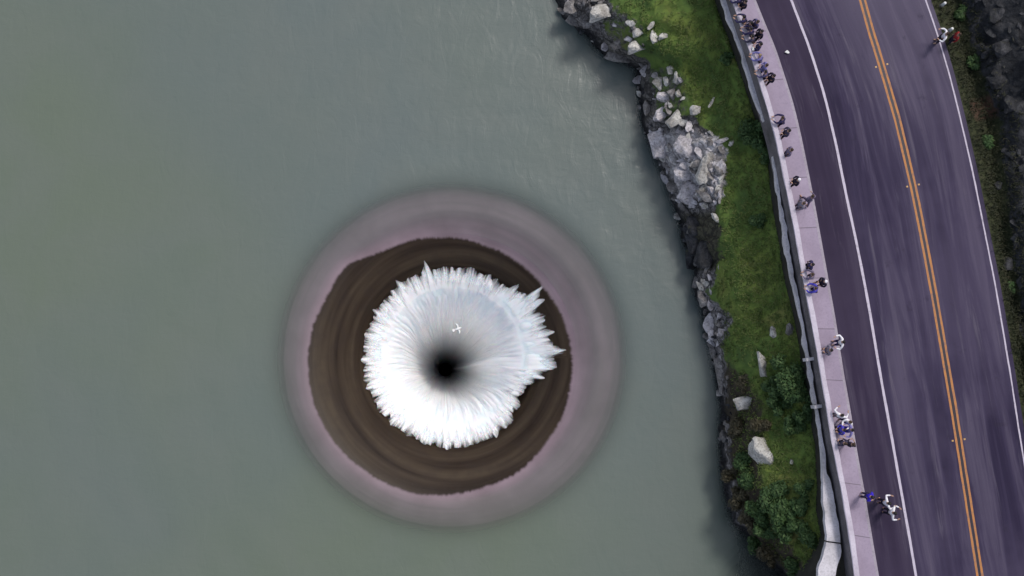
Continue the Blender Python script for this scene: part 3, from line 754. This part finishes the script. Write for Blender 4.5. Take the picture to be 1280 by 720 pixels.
for px, py, s, lb in ((1200, 20, 20, 'dark low shrub on the verge near the top edge'), (1218, 80, 18, 'dark low shrub on the verge below the top person'), (1232, 178, 20, 'dark low shrub on the verge beside reddish soil'), (1262, 360, 18, 'dark low shrub at the right verge halfway down')):
    shrub(px, py, s, lb, bvh=hill_bvh, hs=.4)

# ------------------------------------------------------------------ people
def skin_mesh(name, pts, edges, root=0):
    bm = bmesh.new(); lay = bm.verts.layers.skin.verify(); vv = []
    for i, (co, r) in enumerate(pts):
        v = bm.verts.new(co); v[lay].radius = (r, r) if not isinstance(r, tuple) else r; v[lay].use_root = (i == root); vv.append(v)
    for a, b in edges: bm.edges.new((vv[a], vv[b]))
    me = bpy.data.meshes.new(name+'_rig'); bm.to_mesh(me); bm.free()
    o = bpy.data.objects.new(name+'_rig', me); col.objects.link(o)
    o.modifiers.new('skin', 'SKIN').use_smooth_shade = True; s = o.modifiers.new('sub', 'SUBSURF'); s.levels = s.render_levels = 1
    dg = bpy.context.evaluated_depsgraph_get(); out = bpy.data.meshes.new_from_object(o.evaluated_get(dg)); out.name = name
    bpy.data.objects.remove(o); bpy.data.meshes.remove(me); return out

def pose_points(pose):
    """joints of a figure 1.72 m tall looking along +x; left is +y"""
    lean = {'lean': .16, 'forward': .04, 'walk': .05}.get(pose, 0)
    J = {}
    J['pelvis'] = Vector((0, 0, .93)); J['waist'] = Vector((lean*.3, 0, 1.08)); J['chest'] = Vector((lean*.8, 0, 1.28)); J['neck'] = Vector((lean*1.1+.01, 0, 1.46))
    J['head'] = Vector((lean*1.3+.03, 0, 1.58)); J['crown'] = Vector((lean*1.35+.02, 0, 1.68))
    for s, k in ((1, 'l'), (-1, 'r')):
        J['hip'+k] = Vector((0, .095*s, .88)); st = {'walk': .30*s}.get(pose, 0)
        J['knee'+k] = Vector((.03+st*.55, .105*s, .49)); J['ank'+k] = Vector((-.02+st, .11*s, .09)); J['toe'+k] = Vector((.17+st, .13*s, .035)); J['heel'+k] = Vector((-.08+st, .11*s, .04))
        if pose == 'walk' and s < 0: J['ank'+k].z = .14; J['heel'+k].z = .13
        J['sho'+k] = Vector((lean, .19*s, 1.40))
        if pose == 'forward': e, w, h = (.20, .25*s, 1.22), (.44, .15*s, 1.36), (.50, .10*s, 1.39)
        elif pose == 'wide': e, w, h = (.10, .40*s, 1.22), (.36, .34*s, 1.28), (.44, .28*s, 1.30)
        elif pose == 'lean': e, w, h = (.26, .26*s, 1.14), (.46, .12*s, 1.12), (.54, .08*s, 1.11)
        elif pose == 'walk': e, w, h = (-.10*s+.02, .25*s, 1.14), (-.22*s+.10, .24*s, .92), (-.26*s+.13, .23*s, .84)
        elif pose == 'hold': e, w, h = (.03, .27*s, 1.14), (.24, .14*s, 1.10), (.30, .07*s, 1.10)
        else: e, w, h = (-.02, .25*s, 1.13), (.03, .25*s, .88), (.05, .25*s, .80)
        J['elb'+k], J['wri'+k], J['hand'+k] = Vector(e)+Vector((lean, 0, 0)), Vector(w)+Vector((lean, 0, 0)), Vector(h)+Vector((lean, 0, 0))
    return J
def build_pose(pose):
    J = pose_points(pose); pts, ed, idx = [], [], {}
    def add(k, co, r, par=None):
        idx[k] = len(pts); pts.append((tuple(co), r))
        if par: ed.append((idx[par], idx[k]))
    add('pelvis', J['pelvis'], (.125, .10)); add('waist', J['waist'], (.115, .09), 'pelvis'); add('chest', J['chest'], (.13, .10), 'waist'); add('neck', J['neck'], .055, 'chest')
    add('head', J['head'], (.085, .095), 'neck'); add('crown', J['crown'], .062, 'head'); add('nose', J['head']+Vector((.105, 0, -.01)), .012, 'head')
    for k, s in (('l', 1), ('r', -1)):
        add('ear'+k, J['head']+Vector((-.005, .088*s, 0)), .016, 'head')
        add('sho'+k, J['sho'+k], .058, 'chest'); add('elb'+k, J['elb'+k], .042, 'sho'+k); add('wri'+k, J['wri'+k], .027, 'elb'+k)
        d = (J['hand'+k]-J['wri'+k]).normalized(); add('palm'+k, J['wri'+k]+d*.07, (.032, .02), 'wri'+k)
        side = d.cross(Vector((0, 0, 1))); side = side.normalized() if side.length > .2 else Vector((1, 0, 0)); curl = d.cross(side).normalized()*.02*(-1)
        for f in range(4):
            b = J['wri'+k]+d*.085+side*(.027-.018*f); L = (.055, .07, .066, .05)[f]
            add('f%d%s' % (f, k), b+d*L*.5, .0085, 'palm'+k); add('g%d%s' % (f, k), b+d*L+curl, .0075, 'f%d%s' % (f, k))
        add('t'+k, J['wri'+k]+d*.05+side*.05*s, .010, 'palm'+k); add('u'+k, J['wri'+k]+d*.085+side*.06*s, .0085, 't'+k)
        add('hip'+k, J['hip'+k], .085, 'pelvis'); add('knee'+k, J['knee'+k], .058, 'hip'+k); add('ank'+k, J['ank'+k], .042, 'knee'+k); add('toe'+k, J['toe'+k], .036, 'ank'+k); add('heel'+k, J['heel'+k], .034, 'ank'+k)
    body = skin_mesh('person', pts, ed)
    jp, je = [], []
    def cl(lst): 
        pts_, ed_, ix = [], [], {}
        for k, co, r, par in lst:
            ix[k] = len(pts_); pts_.append((tuple(co), r))
            if par: ed_.append((ix[par], ix[k]))
        return pts_, ed_
    lst = [('p', J['pelvis']+Vector((0, 0, -.02)), (.150, .125), None), ('w', J['waist'], (.145, .115), 'p'), ('c', J['chest'], (.158, .128), 'w'), ('n', J['neck']+Vector((0, 0, -.03)), .075, 'c')]
    for k in 'lr': lst += [('s'+k, J['sho'+k], .078, 'c'), ('e'+k, J['elb'+k], .060, 's'+k), ('r'+k, lerp(J['elb'+k], J['wri'+k], .92), .042, 'e'+k)]
    jacket = skin_mesh('jacket', *cl(lst))
    lst = [('p', J['pelvis'], (.14, .115), None)]
    for k in 'lr': lst += [('h'+k, J['hip'+k], .10, 'p'), ('k'+k, J['knee'+k], .075, 'h'+k), ('a'+k, J['ank'+k]+Vector((0, 0, .02)), .058, 'k'+k)]
    trous = skin_mesh('trousers', *cl(lst))
    lst = [('a'+k_, c_, r_, p_) for k_, c_, r_, p_ in []]
    shoe_v = None
    # hair: a cap over the back and top of the head
    bm = bmesh.new(); bmesh.ops.create_uvsphere(bm, u_segments=14, v_segments=10, radius=1)
    bmesh.ops.delete(bm, geom=[v for v in bm.verts if v.co.z < -.25 and v.co.x > -.2 or v.co.z < -.75 or (v.co.x > .62 and v.co.z < .35)], context='VERTS')
    for v in bm.verts: v.co = Vector((v.co.x*.112, v.co.y*.100, v.co.z*.125))*(1+.05*mn.noise(v.co*3))+J['head']+Vector((-.006, 0, .025))
    hair = bpy.data.meshes.new('hair'); bm.to_mesh(hair); bm.free()
    for me in (body, jacket, trous, hair): me.polygons.foreach_set('use_smooth', [True]*len(me.polygons))
    return dict(person=body, jacket=jacket, trousers=trous, hair=hair)
POSES = {k: build_pose(k) for k in ('stand', 'forward', 'wide', 'lean', 'walk', 'hold')}
CLO = {'navy': (.040, .034, .095), 'black': (.022, .019, .036), 'blue': (.07, .06, .42), 'deepblue': (.05, .03, .50), 'lilac': (.20, .18, .42), 'white': (.80, .78, .82), 'grey': (.20, .18, .23), 'dim': (.16, .13, .20), 'red': (.30, .03, .03), 'charcoal': (.055, .048, .085), 'slate': (.09, .08, .17)}
CM = {k: plain('cloth_'+k, v, .9, .2, 9, .01, .2) for k, v in CLO.items()}
SKIN = plain('skin', (.42, .25, .18), .6, .1); HAIR = {'dark': plain('hair_dark', (.012, .009, .008), .6, .3), 'brown': plain('hair_brown', (.05, .03, .018), .6, .3), 'white': CM['white'], 'fair': plain('hair_fair', (.28, .2, .12), .6, .3)}
for k, d in POSES.items():
    for n, me in d.items(): me.materials.append(SKIN)
def clad(o, m):
    o.material_slots[0].link = 'OBJECT'; o.material_slots[0].material = m
def person(px, py, pose, face, top, legs, hair, label, z=ZP, scale=1.0):
    """px, py: the middle of the figure in the photo; face: heading in degrees, 0 = right of the picture, 90 = up"""
    q = at(px, py, z+1.0*scale); d = POSES[pose]
    root = bpy.data.objects.new('person', d['person']); link(root); clad(root, SKIN)
    root.location = (q.x, q.y, z); root.rotation_euler = (0, 0, R(face)); root.scale = (scale,)*3
    for n, m in (('jacket', CM[top]), ('trousers', CM[legs]), ('hair', HAIR[hair])):
        o = bpy.data.objects.new(n, d[n]); link(o, root); clad(o, m)
    return tag(root, label, 'person', 'people by the parapet and road')
PEOPLE = [
 (925, 2, 'lean', 165, 'navy', 'black', 'dark', 'person in navy nearest the top edge leaning on the parapet'),
 (929, 6, 'hold', 200, 'black', 'black', 'dark', 'person in black just behind the top leaning one'),
 (931, 27, 'lean', 160, 'navy', 'black', 'dark', 'person in navy at the parapet, first of the long dark row'),
 (936, 33, 'hold', 170, 'charcoal', 'black', 'dark', 'person in charcoal second in the long dark row'),
 (944, 31, 'hold', 190, 'slate', 'black', 'brown', 'person in slate jacket standing roadward in the dark row'),
 (940, 41, 'lean', 165, 'navy', 'navy', 'dark', 'person in navy leaning mid row under the slate jacket'),
 (949, 43, 'stand', 200, 'black', 'black', 'dark', 'person in black furthest from the parapet mid row'),
 (942, 50, 'lean', 170, 'charcoal', 'black', 'dark', 'person in charcoal leaning low in the dark row'),
 (948, 59, 'hold', 160, 'navy', 'black', 'dark', 'person in navy beside the white hat at the row end'),
 (951, 74, 'lean', 165, 'lilac', 'slate', 'fair', 'person in pale lilac top leaning on the upper parapet'),
 (955, 85, 'hold', 175, 'lilac', 'navy', 'brown', 'second person in lilac with dark trousers'),
 (958, 94, 'lean', 170, 'slate', 'black', 'dark', 'person in slate left of the pair in black'),
 (964, 98, 'hold', 190, 'black', 'black', 'dark', 'person in black with hands together below the lilac pair'),
 (979, 151, 'lean', 170, 'navy', 'navy', 'brown', 'upper one of a dark pair by the curved parapet'),
 (983, 166, 'hold', 175, 'charcoal', 'black', 'dark', 'lower one of a dark pair by the curved parapet'),
 (986, 190, 'stand', 170, 'dim', 'dim', 'brown', 'lone person in dull mauve grey clothes'),
 (995, 227, 'hold', 180, 'black', 'black', 'white', 'person in black wearing a white cap'),
 (1012, 249, 'walk', 100, 'dim', 'dim', 'brown', 'person in mauve grey walking near the kerb'),
 (1001, 256, 'stand', 180, 'grey', 'grey', 'brown', 'person in plain grey at the parapet'),
 (1012, 332, 'stand', 175, 'navy', 'black', 'dark', 'lone person in navy above the blue top'),
 (1016, 345, 'lean', 170, 'dim', 'grey', 'brown', 'person in dull grey between navy and blue people'),
 (1028, 353, 'hold', 200, 'black', 'black', 'white', 'person in black with a pale cap near the kerb'),
 (1020, 362, 'lean', 170, 'blue', 'navy', 'brown', 'person in blue top leaning beside the pale cap'),
 (1050, 428, 'wide', 180, 'white', 'navy', 'dark', 'person in white sleeves stretching both arms at the kerb'),
 (1035, 438, 'hold', 180, 'grey', 'dim', 'dark', 'person in grey left of the white sleeves'),
 (1048, 519, 'wide', 60, 'white', 'grey', 'dark', 'person in white with rounded arms at the parapet'),
 (1059, 526, 'forward', 230, 'white', 'navy', 'brown', 'person in white nearest the kerb above the blue jacket'),
 (1051, 537, 'hold', 190, 'blue', 'navy', 'dark', 'person in dark blue jacket left in the tight group'),
 (1061, 537, 'wide', 185, 'lilac', 'deepblue', 'dark', 'person in light blue jacket at the kerb with wide arms'),
 (1052, 554, 'hold', 120, 'charcoal', 'black', 'brown', 'left one of two dark people under the blue jackets'),
 (1062, 555, 'hold', 60, 'black', 'black', 'brown', 'right one of two dark people under the blue jackets'),
]
for a in PEOPLE: person(*a)
person(1085, 620, 'hold', 330, 'deepblue', 'navy', 'dark', 'person in vivid blue jacket stepping off the kerb', ZP)
person(1106, 628, 'wide', 15, 'white', 'black', 'dark', 'person in white with open arms on the asphalt', ZR)
person(1113, 640, 'wide', 350, 'white', 'black', 'dark', 'person in white and black beside the left edge line', ZR)
person(1179, 46, 'wide', 170, 'white', 'black', 'brown', 'person in white top alone on the far road edge', ZR)
person(1194, 47, 'stand', 170, 'red', 'black', 'brown', 'person in dark red behind the white top on the verge', ZR-.25)

# small white things
def lathe(name, prof, mat, parent=None, n=16):
    vs = [(r*math.cos(2*math.pi*k/n), r*math.sin(2*math.pi*k/n), z) for r, z in prof for k in range(n)]
    f = grid_faces(len(prof), n, True)+[tuple(range(n))[::-1], tuple(range((len(prof)-1)*n, len(prof)*n))]
    return mesh(name, vs, f, mat, parent)
M_wp = plain('white_plastic', (.82, .82, .80), .5, .06); M_red = plain('red_reflector', (.35, .03, .02), .4, .1)
for px, py, lb in ((1190, 36, 'white marker post on the verge beside the person in red'), (1181, 4, 'white marker post on the verge at the top edge')):
    q = at(px, py, ZR+.25); rt = empty('marker_post', (q.x, q.y, ZR-.4)); tag(rt, lb, 'post', 'marker posts on the verge')
    lathe('post', [(.09, 0), (.09, .66), (.075, .72), (.02, .75)], M_wp, rt); lathe('base', [(.15, .1), (.15, .24), (.10, .28)], M_wall, rt)
q = at(984, 65, ZR+.1); me = rock_data(77, n=14, flat=.6); me.materials.append(M_wp); o = link(bpy.data.objects.new('crumpled_bag', me))
o.location = (q.x, q.y, ZR+.09); o.scale = (.17, .14, .17); tag(o, 'small white crumpled bag lying on the dark road shoulder', 'bag')
q = at(941, 61, ZC+.08); o = link(bpy.data.objects.new('crumpled_bag', me)); o.location = (q.x+.05, q.y, ZC+.085); o.scale = (.16, .15, .17); o.rotation_euler = (0, 0, 1)
tag(o, 'small white bag resting on the parapet beside the dark row of people', 'bag')

# reflective studs by the yellow lines
M_stud = plain('stud', (.55, .33, .12), .4, .1)
for py in (83, 233, 548):
    i = int(np.argmin(abs(YS-py))); n = normals(c_yel)[i]; where = {83: 'top', 233: 'middle', 548: 'bottom'}[py]
    for o_, sd in ((-.36, 'left'), (.36, 'right')):
        v, f = box_at(c_yel[i], n, o_-.06, o_+.06, .05, ZR+.002, ZR+.022)
        for k in range(4, 8): v[k] = tuple(Vector(v[k]).lerp(Vector((c_yel[i].x+n.x*o_, c_yel[i].y+n.y*o_, v[k][2])), .35))
        s = mesh('road_stud', v, f, M_stud, None, False); tag(s, f'{where} road stud on the {sd} side of the double yellow line', 'road stud', 'road studs')

# the white bird over the funnel
q = at(572, 411, 3.0); bird = empty('bird', q, R(20)); tag(bird, 'small white bird flying over the spillway with wings spread', 'bird')
bm = bmesh.new(); bmesh.ops.create_uvsphere(bm, u_segments=16, v_segments=12, radius=1)
for v in bm.verts:
    x = v.co.x; taper = .55+.45*math.sqrt(max(0, 1-x*x)) if x > 0 else .35+.65*math.sqrt(max(0, 1-x*x))
    v.co = Vector((x*.22+.02, v.co.y*.075*taper, v.co.z*.065*taper)) + Vector((0, 0, .01))
    if x > .6: v.co.x += .06*(x-.6)
me = bpy.data.meshes.new('body'); bm.to_mesh(me); bm.free(); me.materials.append(M_wp); me.polygons.foreach_set('use_smooth', [True]*len(me.polygons)); link(bpy.data.objects.new('body', me), bird)
for s in (1, -1):
    st = [(.05, .13, .02, .0), (.16, .15, .05, .045), (.26, .11, .02, .06), (.36, .03, -.02, .05)]
    vs = []
    for y, ch, xo, z in st:
        for dx, dz in ((ch*.6+xo, 0), (xo+ch*.1, .014), (xo-ch*.6, 0), (xo+ch*.1, -.008)): vs.append((dx, y*s, z+dz))
    mesh('wing', vs, grid_faces(4, 4, True)+[(0, 1, 2, 3), (12, 13, 14, 15)], M_wp, bird)
mesh('tail', [(-.16, .03, .012), (-.16, -.03, .012), (-.32, -.085, .01), (-.34, 0, .012), (-.32, .085, .01), (-.16, .03, -.004), (-.16, -.03, -.004), (-.32, -.085, 0), (-.34, 0, 0), (-.32, .085, 0)],
     [(0, 1, 2, 3, 4), (9, 8, 7, 6, 5), (0, 4, 9, 5), (4, 3, 8, 9), (3, 2, 7, 8), (2, 1, 6, 7), (1, 0, 5, 6)], M_wp, bird, False)

# ------------------------------------------------------------------ daylight
AZ, EL = R(42), R(58)                     # sun over the top right of the picture (azimuth from +y towards +x)
sun = bpy.data.lights.new('sun', 'SUN'); sun.energy = 1.5; sun.angle = R(11); sun.color = (1, .96, .91)
so = bpy.data.objects.new('sun', sun); link(so)
sd = Vector((math.sin(AZ)*math.cos(EL), math.cos(AZ)*math.cos(EL), math.sin(EL)))
so.rotation_euler = (-sd).to_track_quat('-Z', 'Y').to_euler(); so.location = sd*80
w = bpy.data.worlds.new('World'); sc.world = w; w.use_nodes = True; nt = w.node_tree
bg = nt.nodes['Background']; sky = nt.nodes.new('ShaderNodeTexSky'); sky.sky_type = 'NISHITA'; sky.sun_disc = False
sky.sun_elevation = EL; sky.sun_rotation = AZ; sky.air_density = 1.0; sky.dust_density = 3.0
hs = nt.nodes.new('ShaderNodeHueSaturation'); hs.inputs['Saturation'].default_value = .7      # thin overcast: a paler sky
nt.links.new(sky.outputs[0], hs.inputs['Color']); nt.links.new(hs.outputs[0], bg.inputs[0]); bg.inputs[1].default_value = .13
vsn = sc.view_settings; vsn.view_transform = 'Standard'; vsn.look = 'None'; vsn.gamma = 1; vsn.use_curve_mapping = False; vsn.exposure = .2
sc.cycles.max_bounces = 8; sc.cycles.transparent_max_bounces = 16; sc.cycles.use_denoising = True
